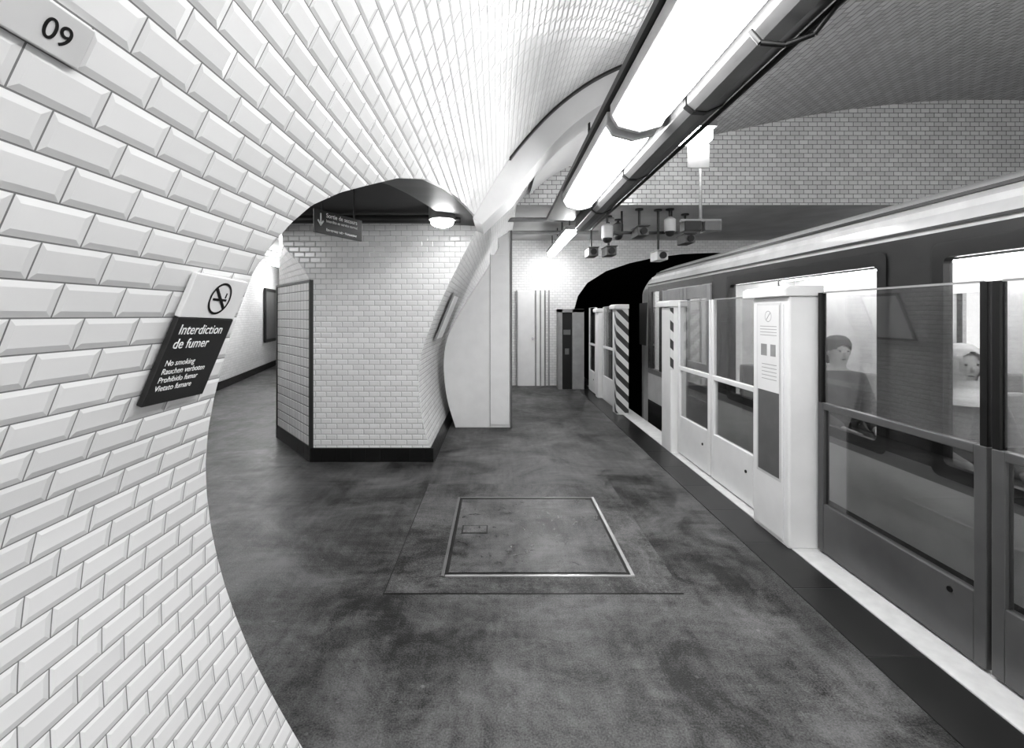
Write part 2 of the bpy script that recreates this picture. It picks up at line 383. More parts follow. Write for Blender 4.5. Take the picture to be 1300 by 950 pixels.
# ---------------------------------------------------------------- rib beam
def off(s,d):
    x,z=P(s); x2,z2=P(s+.01); t=Vector((x2-x,z2-z)).normalized(); return (x+t.y*d,z-t.x*d)
v=MB(); sA=sz(2.36); sB=sx(1.62); rr=[]; n=48
for i in range(n+1):
    s=sA+(sB-sA)*i/n; dd=.2*min(1,.45+i/14)
    a=off(s,-.0);b=off(s,dd); rr.append([(a[0],4.05,a[1]),(b[0],4.12,b[1]),(b[0],4.62,b[1]),(a[0],4.64,a[1])])
v.grid(rr); v.uv={}; v.f+= [[0,1,2,3],[len(v.v)-1,len(v.v)-2,len(v.v)-3,len(v.v)-4]]; v.m+=[0,0]
v.obj('curved_beam',M_beam,smooth=30,label='smooth white curved beam following the tiled vault',category='beam')
v=MB(); sA=sx(.1); sB=sx(1.6); rr=[]
for i in range(17):
    s=sA+(sB-sA)*i/16
    a=off(s,0);b=off(s,.018); rr.append([(a[0],4.0,a[1]),(b[0],4.0,b[1]),(b[0],4.05,b[1]),(a[0],4.05,a[1])])
v.grid(rr); v.uv={}; v.obj('beam_shadow_strip',M_dark,smooth=30,label='thin dark strip standing for the shadow gap between tiles and curved beam',category='shadow strip')  # shade at the tile edge put in as a dark strip
v=MB(); sA=sx(.42); sB=sx(1.05); rr=[]
for i in range(25):
    s=sA+(sB-sA)*i/24
    a=off(s,.005);b=off(s,.05); rr.append([(a[0],4.7,a[1]),(b[0],4.7,b[1]),(b[0],6.5,b[1]),(a[0],6.5,a[1])])
v.grid(rr); v.uv={}
v.obj('vault_panel',M_whitegloss,smooth=30,label='smooth glossy white panel lining part of the vault',category='panel')
# ---------------------------------------------------------------- cabinet
v=MB(); poly=[(Xz(z)+.09+.12*min(1,max(0,(z-1.3)/.8)),z) for z in [i*.1 for i in range(0,25)]]+[(.0,2.52),(.17,2.62),(.17,0)]
cab=thing('service_cabinet',(-.2,6.4,0),'tall smooth white service cabinet fitted under the curved tiled wall','cabinet')
v.prism(poly,'y',6.07,7.0); v.obj('body',M_white,parent=cab,bevel=.008)
MB().box(-.10,.155,6.058,6.068,.04,2.3).obj('door',M_white,parent=cab,bevel=.003)
MB().box(-.106,-.1,6.060,6.070,.02,2.32).obj('seam',M_grey,parent=cab)
MB().box(.165,.19,6.05,7.0,.0,2.62).obj('edge_strip',M_mid,parent=cab)
# ---------------------------------------------------------------- far end items
d=thing('service_door',(.7,YE-.04,0),'narrow white service door with vertical rails on tiled wall','door')
MB().box(.42,.98,YE-.05,YE-.005,0,2.0).obj('leaf',M_white,parent=d,bevel=.004)
v=MB()
for x in (.4,.8,.9,1.0,1.08): v.box(x-.012,x+.012,YE-.08,YE-.01,0,2.02)
v.obj('rail',M_grey,parent=d)
MB().cyl((.74,YE-.09,1.0),(.74,YE-.05,1.0),.025).obj('handle',M_steel,parent=d)
c=thing('end_gate',(1.45,9.35,0),'dark metal gate cabinet at the platform end','gate')
MB().box(1.22,1.30,9.2,9.5,0,1.62).box(1.5,1.74,9.2,9.5,0,1.62).box(1.22,1.74,9.2,9.5,1.55,1.62).obj('frame',M_grey,parent=c,bevel=.004)
MB().box(1.3,1.5,9.25,9.45,0,1.55).obj('panel',M_black,parent=c)
MB().box(1.33,1.47,9.235,9.25,1.1,1.2).box(1.36,1.44,9.235,9.25,.7,.82).obj('plate',M_mid,parent=c)
# ---------------------------------------------------------------- luminaires
def luminaire(x0,x1,y0,y1,z,mat,name,label,group):
    t=thing(name,((x0+x1)/2,(y0+y1)/2,z),label,'light',group)
    w=(x1-x0); v=MB(); rows=[]
    def ring(y,k): return [((x0+x1)/2-math.cos(math.pi*i/12)*w/2*k,y,z+.075-math.sin(math.pi*i/12)*.12*k) for i in range(13)]
    ysL=[(y0+.03,.55),(y0+.05,.8),(y0+.09,.95),(y0+.15,1),(y1-.15,1),(y1-.09,.95),(y1-.05,.8),(y1-.03,.55)]
    v.grid([ring(y,k) for y,k in ysL]); v.uv={}; v.f.append(list(range(13))); v.m.append(0); n=len(v.v); v.f.append(list(range(n-13,n))); v.m.append(0)
    v.obj('diffuser',mat,parent=t,smooth=50)
    v=MB().box(x0-.02,x1+.02,y0-.01,y1+.01,z+.07,z+.15)
    v.prism([(x0-.02,z+.07),(x0+.02,z+.0),((x0+x1)/2,z-.035),(x1-.02,z),(x1+.02,z+.07)],'y',y0-.01,y0+.03)
    v.prism([(x0-.02,z+.07),(x0+.02,z+.0),((x0+x1)/2,z-.035),(x1-.02,z),(x1+.02,z+.07)],'y',y1-.03,y1+.01)
    v.obj('housing',M_offwhite,parent=t,bevel=.006)
    return t
GL='ceiling fluorescent lights over the platform'
lab='bright glowing fluorescent light box with rounded diffuser hung under vault'
l1=luminaire(.725,1.035,.85,2.86,2.67,M_lamp,'fluorescent_light',lab,GL)
copytree(l1,(0,2.12,0)); copytree(l1,(0,-2.12,0))
copytree(l1,(6.7,-.2,.5)); copytree(l1,(6.7,1.95,.5)); copytree(l1,(6.7,-2.4,.5))
def lum2(y0,y1):
    t=thing('strip_light',(1.1,(y0+y1)/2,2.72),'slim bright strip light under the low ceiling','light','strip lights under the low ceiling')
    MB().box(1.02,1.16,y0,y1,2.70,2.76).obj('diffuser',M_lamp2,parent=t,bevel=.01)
    MB().box(1.0,1.18,y0-.02,y1+.02,2.76,2.82).obj('housing',M_grey,parent=t)
    MB().cyl((1.09,y0+.2,2.82),(1.09,y0+.2,ZC),.01,8).cyl((1.09,y1-.2,2.82),(1.09,y1-.2,ZC),.01,8).obj('hanger',M_dark,parent=t); return t
s1=lum2(6.75,7.95); copytree(s1,(0,1.4,0))
du=thing('cable_duct',(1.24,2.2,2.72),'long rounded dark grey metal cable duct running beside the ceiling lights','duct')
v=MB(); poly=[(1.075,2.70),(1.12,2.665),(1.19,2.66),(1.28,2.70),(1.34,2.77),(1.36,2.86),(1.33,2.92),(1.24,2.95),(1.075,2.95)]
v.prism(poly,'y',YB,6.35); v.obj('casing',M_duct,parent=du,bevel=.008,smooth=25)
for y in (.2,1.55,2.6,3.9,5.2):
    v=MB(); cx,cz=1.22,2.81
    v.prism([(cx+(x-cx)*1.05,cz+(z-cz)*1.05) for x,z in poly],'y',y,y+.04); v.obj('strap',M_black,parent=du)
MB().cyl((1.3,YB,2.69),(1.3,6.35,2.69),.014,8).obj('cable',M_black,parent=du,smooth=40)
MB().cyl((1.37,YB,2.80),(1.37,6.35,2.80),.012,8).obj('cable',M_grey,parent=du,smooth=40)
v=MB(); pp=[Vector((1.30,1.75,2.69)),Vector((1.26,1.82,2.62)),Vector((1.17,1.86,2.60)),Vector((1.08,1.88,2.62)),Vector((1.05,1.9,2.68))]
for p_,q_ in zip(pp,pp[1:]): v.cyl(p_,q_,.012,8)
v.obj('cable_loop',M_black,parent=du,smooth=60)
v=MB()
for y in (.22,2.62,5.22): v.cyl((1.22,y,2.9),(1.22,y,Zx(1.22)-.01),.012,8)
v.obj('hanger',M_dark,parent=du)
ra=thing('mounting_rail',(.89,1.7,2.83),'dark mounting rail carrying the light boxes, with added vault fill strips on top','rail')
MB().box(.68,1.06,YB,6.4,2.825,2.87).obj('body',M_dark,parent=ra)
for y in (-2.6,-.2,2.2,4.6):
    MB().box(.80,.98,y,y+1.7,2.90,2.93).obj('vault_fill',M_fill,parent=ra,label='added upward glowing strip that brightens the vault')  # glowing strips added out of view on the rail to brighten the vault
    MB().box(.84,.94,y+.1,y+.2,2.87,2.90).obj('bracket',M_grey,parent=ra)
v=MB()
for y in (-.3,2.05,4.45): v.cyl((.89,y,2.87),(.89,y,Zx(.89)-.01),.012,8)
v.obj('hanger',M_dark,parent=ra)
for y in (7.1,8.2):
    MB().cyl((-.1,y,2.98),(1.8,y,2.98),.035,12).obj('ceiling_pipe',M_grey,smooth=40,label='grey pipe crossing under the low ceiling',category='pipe',group='pipes under the low ceiling')
# ---------------------------------------------------------------- pole, lantern, cameras
p=thing('suspension_pole',(2.44,5.5,2.5),'slim steel pole hanging from vault with two small monitors','pole')
MB().cyl((2.44,5.5,2.48),(2.44,5.5,Zx(2.44)-.01),.018,12).obj('pole',M_grey,parent=p,smooth=40)
MB().box(2.22,2.42,5.42,5.58,2.50,2.62).obj('monitor',M_dark,parent=p,bevel=.01)
MB().box(2.46,2.66,5.42,5.58,2.50,2.62).obj('monitor',M_mid,parent=p,bevel=.01)
MB().box(2.2,2.68,5.47,5.53,2.62,2.65).obj('bracket',M_grey,parent=p)
l=thing('lantern_light',(2.18,5.1,3.4),'small bright box light with a white hanging sign plate','light')
MB().box(2.0,2.36,5.0,5.2,3.42,3.56).obj('diffuser',M_bulb,parent=l,bevel=.02)
MB().box(1.97,2.39,4.97,5.23,3.56,3.62).cyl((2.18,5.1,3.6),(2.18,5.1,Zx(2.18)-.01),.02,8).obj('housing',M_grey,parent=l)
MB().box(2.12,2.36,5.09,5.11,3.14,3.40).obj('plate',M_offwhite,parent=l,bevel=.004)
def camera(x,y,zt,drop,kind,dark=False):
    t=thing('security_camera',(x,y,zt-drop),('dark' if dark else 'white')+' ceiling security camera on a short drop pole','camera','security cameras under the ceiling')
    z=zt-drop; hm=M_mid if dark else M_offwhite
    MB().cyl((x,y,zt-.02),(x,y,zt),.06,16).cyl((x,y,z+.1),(x,y,zt),.018,10)._obj('ceiling_mount',M_dark,t,0,40)
    if kind==0:
        MB().cyl((x,y,z-.02),(x,y,z+.16),.085,20).cyl((x,y,z+.16),(x,y,z+.2),.085,20,.03).obj('housing',hm,parent=t,smooth=40)
        MB().sphere((x,y,z-.02),.075,10).obj('dome',M_dark,parent=t,smooth=60)
    else:
        MB().box(x-.08,x+.08,y-.2,y+.12,z-.03,z+.1).box(x-.09,x+.09,y-.24,y+.14,z+.1,z+.115).obj('housing',hm,parent=t,bevel=.012)
        MB().cyl((x,y-.2,z+.035),(x,y-.23,z+.035),.05,16).obj('lens',M_black,parent=t,smooth=40)
camera(1.64,6.85,ZC,.42,0); camera(2.58,6.85,ZC,.32,0); camera(2.12,6.85,ZC,.40,1,True); camera(2.42,6.9,ZC,.75,1); camera(1.55,7.6,ZC,.6,1,True); camera(1.78,7.35,ZC,.62,1,True)
camera(2.95,7.2,ZC,.45,1,True); camera(2.0,7.6,ZC,.25,0,True)
br=thing('camera_bracket',(2.25,7,2.76),'grey horizontal bracket bar hung from the low ceiling','bracket')
MB().box(1.75,2.75,6.98,7.02,2.74,2.78).obj('bar',M_dark,parent=br)
MB().cyl((1.9,7.0,2.78),(1.9,7.0,ZC),.015,8).cyl((2.66,7,2.78),(2.66,7,ZC),.015,8).obj('hanger',M_dark,parent=br)
# ---------------------------------------------------------------- passage sign and lamp
t=thing('exit_sign',(-.95,2.77,1.975),'dark hanging emergency exit sign with white arrow and lettering','sign')
M4=frame((-1.035,2.58,1.97),(.16,.34,0),(0,0,1))
MB().box(0,.385,0,.135,-.012,.0).obj('panel',M_dark,parent=t,matrix=M4,bevel=.002)
T=lambda x,y:M4@Matrix.Translation((x,y,.001))
M_letter=plain('lettering_white',.95,.5,var=.01)
text('Sortie de secours',.036,T(.085,.098),M_letter,t,bold=.0006); text('Interdite en service normal',.0235,T(.085,.07),M_letter,t,bold=.0004)
text('Emergency exit • Notausgang',.021,T(.085,.02),M_letter,t,bold=.0006)
MB().box(.04,.048,.045,.115,.0,.002).prism([(.02,.07),(.044,.04),(.068,.07),(.062,.077),(.044,.055),(.026,.077)],'z',0,.002).obj('arrow',M_letter,parent=t,matrix=M4)
MB().cyl(M4@Vector((.06,.135,-.006)),M4@Vector((.06,.49,-.006)),.006,8).cyl(M4@Vector((.32,.135,-.006)),M4@Vector((.32,.49,-.006)),.006,8).obj('hanger',M_dark,parent=t)
l=thing('bulkhead_light',(-.5,4.1,2.28),'small oval bulkhead light glowing on the passage ceiling','light')
MB().sphere((-.5,4.1,2.33),.085,12,(1.2,1.1,.55)).obj('bulb',M_bulb,parent=l,smooth=60)
MB().cyl((-.5,4.1,2.35),(-.5,4.1,2.46),.12,24).obj('base',M_grey,parent=l,smooth=40)
MB().cyl((-2.6,4.3,2.40),(-.35,4.3,2.40),.04,12).obj('ceiling_pipe',M_dark,smooth=40,label='dark pipe running along the passage ceiling',category='pipe')
def clight(x,y,z=2.88):
    t=thing('corridor_light',(x,y,z-.06),'bright strip light on the corridor ceiling','light','corridor ceiling lights')
    MB().box(x-.08,x+.08,y-.6,y+.6,z-.06,z-.01).obj('diffuser',M_bulb,parent=t,bevel=.01)
    MB().box(x-.1,x+.1,y-.62,y+.62,z-.01,z+.02).obj('housing',M_grey,parent=t)
clight(-4.2,7.5); clight(-5.0,9.8); clight(-5.95,12.5); clight(-2.9,2.7,2.44)  # second and last are unseen, added to brighten corridor wall and passage
fr=thing('wall_frame',(-6.5,13.3,1),'dark framed panel on the corridor wall','frame')
dv=Vector((-1.5,6.33,0)).normalized()
M4=frame((-6.30,12.3,.75),dv,(0,0,1))
MB().box(0,2.4,0,.08,0,.05).box(0,2.4,1.4,1.48,0,.05).box(0,.08,0,1.48,0,.05).box(2.32,2.4,0,1.48,0,.05).obj('frame',M_black,parent=fr,matrix=M4)
MB().box(.08,2.32,.08,1.4,0,.02).obj('panel',M_mid,parent=fr,matrix=M4)
# ---------------------------------------------------------------- no smoking sign
up=Vector((Xz(1.60)-Xz(1.31),0,.29)).normalized(); rt=Vector((0,1,0))
nrm=rt.cross(up)
o0=Vector((Xz(1.31),.895,1.325))+nrm*.016
rt2=(rt-up*.03).normalized(); up2=(up-rt*.10); up2=(up2-rt2*up2.dot(rt2)).normalized()
M4=frame(o0,rt2,up2)
s=thing('no_smoking_sign',o0,'tilted no smoking sign, white pictogram above dark text panel','sign')
MB().box(0,.19,0,.19,-.008,.004).obj('panel',M_dark,parent=s,matrix=M4,bevel=.002)
MB().box(0,.19,.191,.285,-.008,.004).obj('panel',M_white,parent=s,matrix=M4,bevel=.002,label='white upper panel')
T=lambda x,y:M4@Matrix.Translation((x,y,.0045))
text('Interdiction\nde fumer',.031,T(.015,.155),M_letter,s,bold=.0001)
text('No smoking\nRauchen verboten\nProhibido fumar\nVietato fumare',.0185,T(.015,.086),M_letter,s)
v=MB(); rows=[]
cx,cy=.104,.238
for i in range(41):
    a=2*math.pi*i/40; rows.append([(cx+r*math.cos(a),cy+r*math.sin(a),.005) for r in (.032,.037)])
v.grid(rows); v.uv={}
v.prism([(cx-.027,cy+.019),(cx-.022,cy+.024),(cx+.027,cy-.019),(cx+.022,cy-.024)],'z',.0045,.0055)
v.box(cx-.024,cx+.014,cy-.005,cy,.0042,.0052).box(cx+.016,cx+.024,cy-.005,cy,.0042,.0052).box(cx+.016,cx+.019,cy+.002,cy+.014,.0042,.0052)
v.obj('pictogram',M_black,parent=s,matrix=M4)
# number plate
zc=1.82; up=Vector((Xz(zc+.05)-Xz(zc-.05),0,.1)).normalized(); nrm=rt.cross(up)
o0=Vector((Xz(zc),.515,zc))+nrm*.004
s=thing('number_plate',o0,'pale enamel plate reading 09 set on the tiled wall','sign')
M4=frame(o0,(0,1,0),up)
MB().box(-.12,.035,-.026,.026,-.004,.002).obj('panel',M_offwhite,parent=s,matrix=M4,bevel=.002)
text('09',.034,M4@Matrix.Translation((-.002,-.012,.0025)),M_black,s,align='CENTER')
up=Vector((Xz(1.75)-Xz(1.2),0,.55)).normalized()
o0=Vector((Xz(1.2)+.03,5.25,1.2)); M4=frame(o0,(0,1,0),up)
s=thing('wall_plaque',o0,'pale framed notice mounted on the curved tiled wall','sign')
MB().box(0,.55,0,.6,-.01,.012).obj('frame',M_grey,parent=s,matrix=M4,bevel=.004)
MB().box(.03,.52,.03,.57,.0,.016).obj('sheet',M_white,parent=s,matrix=M4)
# ---------------------------------------------------------------- floor hatch
fp=thing('floor_patch',(.2,3.2,0),'rectangular repaired patch of asphalt around the hatch','floor patch')
MB().box(-.61,1.0,2.46,4.05,0,.0025).obj('surface',M_patch,parent=fp)
MB().box(-.617,1.0,2.453,4.05,0,.0015).obj('seam',M_black,parent=fp)
h=thing('floor_hatch',(.22,3.18,0),'square steel access hatch set flush in the asphalt floor','hatch')
MB().box(-.285,.745,2.65,3.70,0,.007).obj('cover',M_hatch,parent=h)
MB().box(-.315,.775,2.62,3.73,0,.0045).obj('recess',M_black,parent=h)
MB().box(-.325,-.308,2.61,3.74,0,.009).box(-.303,.763,3.722,3.74,0,.009).obj('frame',M_mid,parent=h)
MB().box(.763,.783,2.61,3.74,0,.010).box(-.303,.763,2.61,2.620,0,.010).obj('rim_highlight',M_rim,parent=h,label='steel edge in a brighter colour for its highlight')  # highlight on two hatch sides put in as brighter steel
MB().box(-.25,-.07,3.12,3.24,.007,.0085).obj('plate',M_black,parent=h)
MB().box(-.24,-.08,3.13,3.23,.0085,.0095).obj('plate',M_hatch,parent=h)
# ---------------------------------------------------------------- platform screen gates
def leaf(y0,y1,x,white,label,group='platform screen doors',top=1.64,rail=.95):
    t=thing('platform_screen_door',(x,(y0+y1)/2,0),label,'door',group)
    fm=M_white if white else M_leaf
    w=.05; lo=.32 if not white else .42; ur=.028 if not white else .03
    MB().box(x-.02,x+.02,y0,y0+w,0.02,rail).box(x-.02,x+.02,y1-w,y1,0.02,rail).box(x-.02,x+.02,y0+w,y1-w,0.02,lo).box(x-.02,x+.02,y0+w,y1-w,rail-.04,rail).obj('frame',fm,parent=t,bevel=.004)
    MB().box(x-.003,x+.003,y0+w,y1-w,lo,rail-.04).obj('window',M_glassd,parent=t)
    MB().box(x-.004,x+.004,y0+ur,y1-ur,rail,top).obj('upper_glass',M_glass,parent=t)
    MB().box(x-.006,x+.006,y0+ur,y1-ur,top-.004,top+.006).obj('top_edge',M_grey,parent=t)
    um=fm if white else M_black
    MB().box(x-.016,x+.016,y0,y0+ur,rail,top).obj('upright',um,parent=t)
    MB().box(x-.016,x+.016,y1-ur,y1,rail,top).obj('upright',um,parent=t)
    MB().cyl((x-.026,y0+.15,rail-.68),(x-.02,y0+.15,rail-.68),.012,14).obj('lock',M_black,parent=t)
    return t
gl='grey framed sliding screen door with glass upper half'; wl='white framed screen door with dark lower window'
leaf(1.90,2.90,2.05,False,gl); leaf(.86,1.88,2.05,False,gl); leaf(-.3,.84,2.05,False,gl)
leaf(3.44,4.18,1.97,True,wl); leaf(4.20,4.95,1.97,True,wl); leaf(7.21,8.2,1.9,True,wl); leaf(8.53,9.15,1.84,True,wl)
def housing(y0,y1,x0,x1,top,kind,label):
    t=thing('gate_housing',((x0+x1)/2,(y0+y1)/2,0),label,'gate housing','platform gate housings')
    MB().box(x0,x1,y0,y1,0,top-.07).obj('body',M_white,parent=t,bevel=.012)
    MB().prism([(x0-.03,top-.07),(x0-.03,top-.02),(x0,top),(x1+.01,top),(x1+.01,top-.07)],'y',y0-.01,y1+.09).obj('cap',M_white,parent=t,bevel=.006)
    if kind==1:
        MB().box(x0-.006,x0,y0+.05,y1-.04,.03,1.57).obj('panel',M_white,parent=t,bevel=.003)
        MB().box(x0-.007,x0-.005,y0+.07,y1-.06,.40,1.58).obj('slot_frame',M_offwhite,parent=t)
        MB().box(x0-.0085,x0-.006,y0+.09,y1-.08,.42,1.56).obj('slot_window',M_mid,parent=t)
        MB().box(x0-.011,x0-.0085,y0+.085,y1-.075,.98,1.565).obj('notice',M_whitegloss,parent=t)
        v=MB(); cxx=(y0+y1)/2; rows=[]
        for i in range(25):
            a=2*math.pi*i/24; rows.append([(x0-.0116,cxx+r*math.cos(a),1.49+r*math.sin(a)) for r in (.034,.038)])
        v.grid(rows); v.uv={}; v.prism([(cxx-.024,1.512),(cxx-.02,1.516),(cxx+.024,1.468),(cxx+.02,1.464)],'x',x0-.0116,x0-.011)
        for k in range(4): v.box(x0-.0114,x0-.011,y0+.11,y1-.11,1.42-k*.02,1.424-k*.02)
        v.box(x0-.0114,x0-.011,y0+.12,y0+.18,1.22,1.30)
        v.box(x0-.0114,x0-.011,y0+.22,y1-.12,1.22,1.30)
        for k in range(5): v.box(x0-.0114,x0-.011,y0+.11,y1-.13,1.16-k*.025,1.164-k*.025)
        v.obj('print',M_grey,parent=t)
    elif kind==2:
        MB().box(x0+.0,x1-.0,y0-.006,y0,.03,top-.08).box(x0-.006,x0,y0,y0+(.10),.03,top-.08).obj('hazard_stripes',M_stripe,parent=t,label='black and white hazard stripes')
    elif kind==3:
        MB().box(x0-.006,x0+.03,y0-.006,y0,.9,top-.08).obj('hazard_stripes',M_stripe,parent=t,label='black and white hazard stripes')
    return t
housing(2.92,3.33,1.86,2.07,1.69,1,'white gate housing with paper notice and dark slot')
housing(4.97,5.25,1.88,2.05,1.66,3,'white gate housing with a narrow hazard striped edge')
housing(6.85,7.10,1.78,1.96,1.66,2,'white gate housing faced with bold hazard stripes')
housing(8.22,8.43,1.80,1.95,1.62,0,'plain white gate housing')
# ---------------------------------------------------------------- train
tr=thing('metro_train',(3.6,3,-.9),'grey and white metro train standing with lit windows beside gates','train')
X0=2.40;X1=4.8
YT=7.3
def sec(y,k,dz):
    pts=[(X0,1.93),(X0+.02,2.0),(X0+.09,2.11),(X0+.2,2.2),(X0+.45,2.29),(X0+.8,2.34),(3.6,2.37)]
    pts=pts+[(7.2-x,z) for x,z in pts[:-1][::-1]]
    return [(3.6+(x-3.6)*k,y,z-dz) for x,z in pts]
v=MB(); v.grid([sec(YB-1,1,0),sec(YT,1,0),sec(YT+.3,.97,.03),sec(YT+.6,.92,.09),sec(YT+.85,.84,.2),sec(YT+.95,.76,.3)]); v.uv={}
v.obj('roof',M_trainw,parent=tr,smooth=40)
MB().box(X0-.006,X0+.004,YB,YT,1.975,1.99).box(X0+.13,X0+.15,YB,YT,2.15,2.17).obj('gutter',M_dark,parent=tr)
wins=[(-2.8,-1.2),(-.9,.5),(.72,2.47),(2.86,4.72)]
doors=[(5.12,6.62)]
ZB=.66; ZT=1.86
v=MB()
for x0,x1 in ((X0,X0+.06),(X1-.06,X1)):
    v.box(x0,x1,YB-1,YT,-.8,.16,1); v.box(x0,x1,YB-1,YT,.16,.58,0); v.box(x0,x1,YB-1,YT,.58,ZB,2)
    v.box(x0,x1,YB-1,YT,ZT,1.95,1)
    e=[YB-1]+[q for w in wins+doors+[(6.8,7.15)] for q in w]+[YT]
    for i in range(0,len(e),2): v.box(x0,x1,e[i],e[i+1],ZB,ZT,1)
v.obj('body',[M_trainw,M_traing,M_trainl],parent=tr)
for w in wins:
    y0,y1=w
    def rr_(y0,y1,z0,z1,r):
        out=[]
        for cy,cz,a0 in ((y1-r,z1-r,0),(y0+r,z1-r,90),(y0+r,z0+r,180),(y1-r,z0+r,270)):
            for k in range(6): a=math.radians(a0+k*18); out.append((cy+r*math.cos(a),cz+r*math.sin(a)))
        return out
    A=rr_(y0-.05,y1+.05,ZB-.03,ZT+.03,.05); B=rr_(y0+.02,y1-.02,ZB+.04,ZT-.05,.035)
    fv=MB(); rows=[[(X0-.012,a[0],a[1]),(X0-.012,b[0],b[1]),(X0+.03,b[0],b[1])] for a,b in zip(A+A[:1],B+B[:1])]
    fv.grid(rows); fv.uv={}; fv.obj('window_frame',M_black,parent=tr,fixn=False)
    MB().box(X0+.015,X0+.020,y0,y1,ZB,ZT).obj('window_glass',M_glassw,parent=tr)
for y0,y1 in doors:
    m=(y0+y1)/2
    for a,b in ((y0,m-.01),(m+.01,y1)):
        MB().box(X0-.02,X0+.03,a,b,0,.5).box(X0-.02,X0+.03,a,a+.1,.5,1.85).box(X0-.02,X0+.03,b-.1,b,.5,1.85).box(X0-.02,X0+.03,a+.1,b-.1,1.7,1.85).box(X0-.02,X0+.03,a+.1,b-.1,.85,.93).obj('door',M_grey,parent=tr,bevel=.005)
        MB().box(X0,X0+.005,a+.1,b-.1,.5,1.7).obj('door_window',M_glassd,parent=tr)
MB().box(X0+.015,X0+.020,6.8,7.15,ZB,ZT).obj('window_glass',M_glassd,parent=tr)
v=MB()
def cs(y,k,zt):
    return [(3.6-1.2*k,y,-.8),(3.6-1.2*k,y,.9),(3.6-1.19*k,y,zt),(3.6+1.19*k,y,zt),(3.6+1.2*k,y,.9),(3.6+1.2*k,y,-.8)]
v.grid([cs(YT,1,1.95),cs(YT+.3,.975,1.91),cs(YT+.6,.925,1.83),cs(YT+.85,.84,1.7),cs(YT+.95,.76,1.6)]); v.uv={}
b0=len(v.v)-6; v.f.append([b0+i for i in range(6)]); v.m.append(0)
v.obj('cab',M_trainl,parent=tr,smooth=40)
MB().box(X0+.015,X0+.03,YT+.05,YT+.5,1.0,1.7).obj('cab_window',M_black,parent=tr)
MB().box(X0+.06,X1-.06,YB-1,YT,-.05,0.0).obj('cabin_floor',M_grey,parent=tr)
MB().box(X0+.06,X1-.06,YB-1,YT,2.05,2.1).obj('cabin_ceiling',M_inter,parent=tr)
MB().box(X0+.3,X0+.45,YB-1,YT-.2,2.02,2.045).box(X1-.45,X1-.3,YB-1,YT-.2,2.02,2.045).obj('cabin_light',M_train_light,parent=tr)
MB().box(X0+.06,X1-.06,YT-.05,YT,0,2.05).obj('partition',M_inter,parent=tr)
MB().box(X1-.09,X1-.06,YB-1,YT,0,.75).box(X1-.09,X1-.06,YB-1,YT,1.72,2.05).obj('cabin_lining',M_inter,parent=tr)
v=MB()
for y,y2 in ((-1.2,-.86),(.5,.84),(2.5,2.84),(3.3,4.3),(4.72,YT-.1)): v.box(X1-.09,X1-.06,y,y2,.75,1.72)  # last two panels close far openings, added to keep the cabin view bright
v.obj('cabin_lining',M_inter,parent=tr)
MB().box(X0+.06,X0+.064,YB-1,YT,0,.6).obj('cabin_lining',M_inter,parent=tr)
for y in (.6,2.3,3.3,4.9,6.8):
    MB().cyl((X0+.62,y,0),(X0+.62,y,2.05),.017,10).obj('grab_pole',M_steel,parent=tr,smooth=40)
for y in (.6,4.9):
    MB().cyl((X1-.62,y,0),(X1-.62,y,2.05),.017,10).obj('grab_pole',M_steel,parent=tr,smooth=40)
MB().cyl((X0+.62,YB,1.88),(X0+.62,YT-.1,1.88),.016,10).obj('grab_pole',M_steel,parent=tr,smooth=40)
for xs in (2.56,3.06,4.2):
    for y,dr in ((1.75,1),(2.79,-1),(3.8,-1),(4.55,-1)):
        MB().box(xs,xs+.46,y-.22,y+.22,.36,.43).box(xs,xs+.46,y-dr*.27-.03,y-dr*.27+.03,.4,.98).box(xs+.1,xs+.36,y-.1,y+.1,0,.36).obj('seat',M_seat,parent=tr,bevel=.02)
v=MB()
for y in (0,3,6):
    for x in (X0+.2,X1-.4): v.cyl((x,y,-.75),(x+.2,y,-.75),.35,20)
v.obj('wheel',M_dark,parent=tr,smooth=40)
# ---------------------------------------------------------------- people
def smooth_obj(name,vf,mat,e):
    v,f=vf; me=bpy.data.meshes.new(name); me.from_pydata(v,[],f); me.materials.append(mat)
    for p in me.polygons: p.use_smooth=True
    o=bpy.data.objects.new(name,me); COL.objects.link(o); o.parent=e; return o
def lathe(prof,n=36,sc=(1,1),cy=0,cut=None):
    v=[];f=[]
    for r,z,dy in prof:
        for j in range(n): a=2*math.pi*j/n; v.append((r*sc[0]*math.cos(a),cy+dy+r*sc[1]*math.sin(a),z))
    for i in range(len(prof)-1):
        for j in range(n):
            k=(j+1)%n; a=2*math.pi*(j+.5)/n; zc=(prof[i][1]+prof[i+1][1])/2
            if cut and math.sin(a)>0:
                if cut[0]=='oval' and (math.cos(a)/cut[3])**2+((zc-cut[1])/cut[2])**2<1: continue
                if cut[0]=='open' and zc<cut[1]+cut[2]*abs(math.cos(a)) *-1 and math.sin(a)>cut[3]: continue
            f.append([i*n+j,i*n+k,(i+1)*n+k,(i+1)*n+j])
    return v,f
def dens(prof,m=4):
    out=[]
    for p,q in zip(prof,prof[1:]):
        for k in range(m): t=k/m; out.append(tuple(p[i]+(q[i]-p[i])*t for i in range(3)))
    return out+[prof[-1]]
def ball(c,r,sc=(1,1,1),n=8):
    v=[];f=[]
    for i in range(n+1):
        t=math.pi*i/n
        for j in range(2*n): a=math.pi*j/n; v.append((c[0]+r*sc[0]*math.sin(t)*math.cos(a),c[1]+r*sc[1]*math.sin(t)*math.sin(a),c[2]+r*sc[2]*math.cos(t)))
    for i in range(n):
        for j in range(2*n): k=(j+1)%(2*n); f.append([i*2*n+j,i*2*n+k,(i+1)*2*n+k,(i+1)*2*n+j])
    return v,f
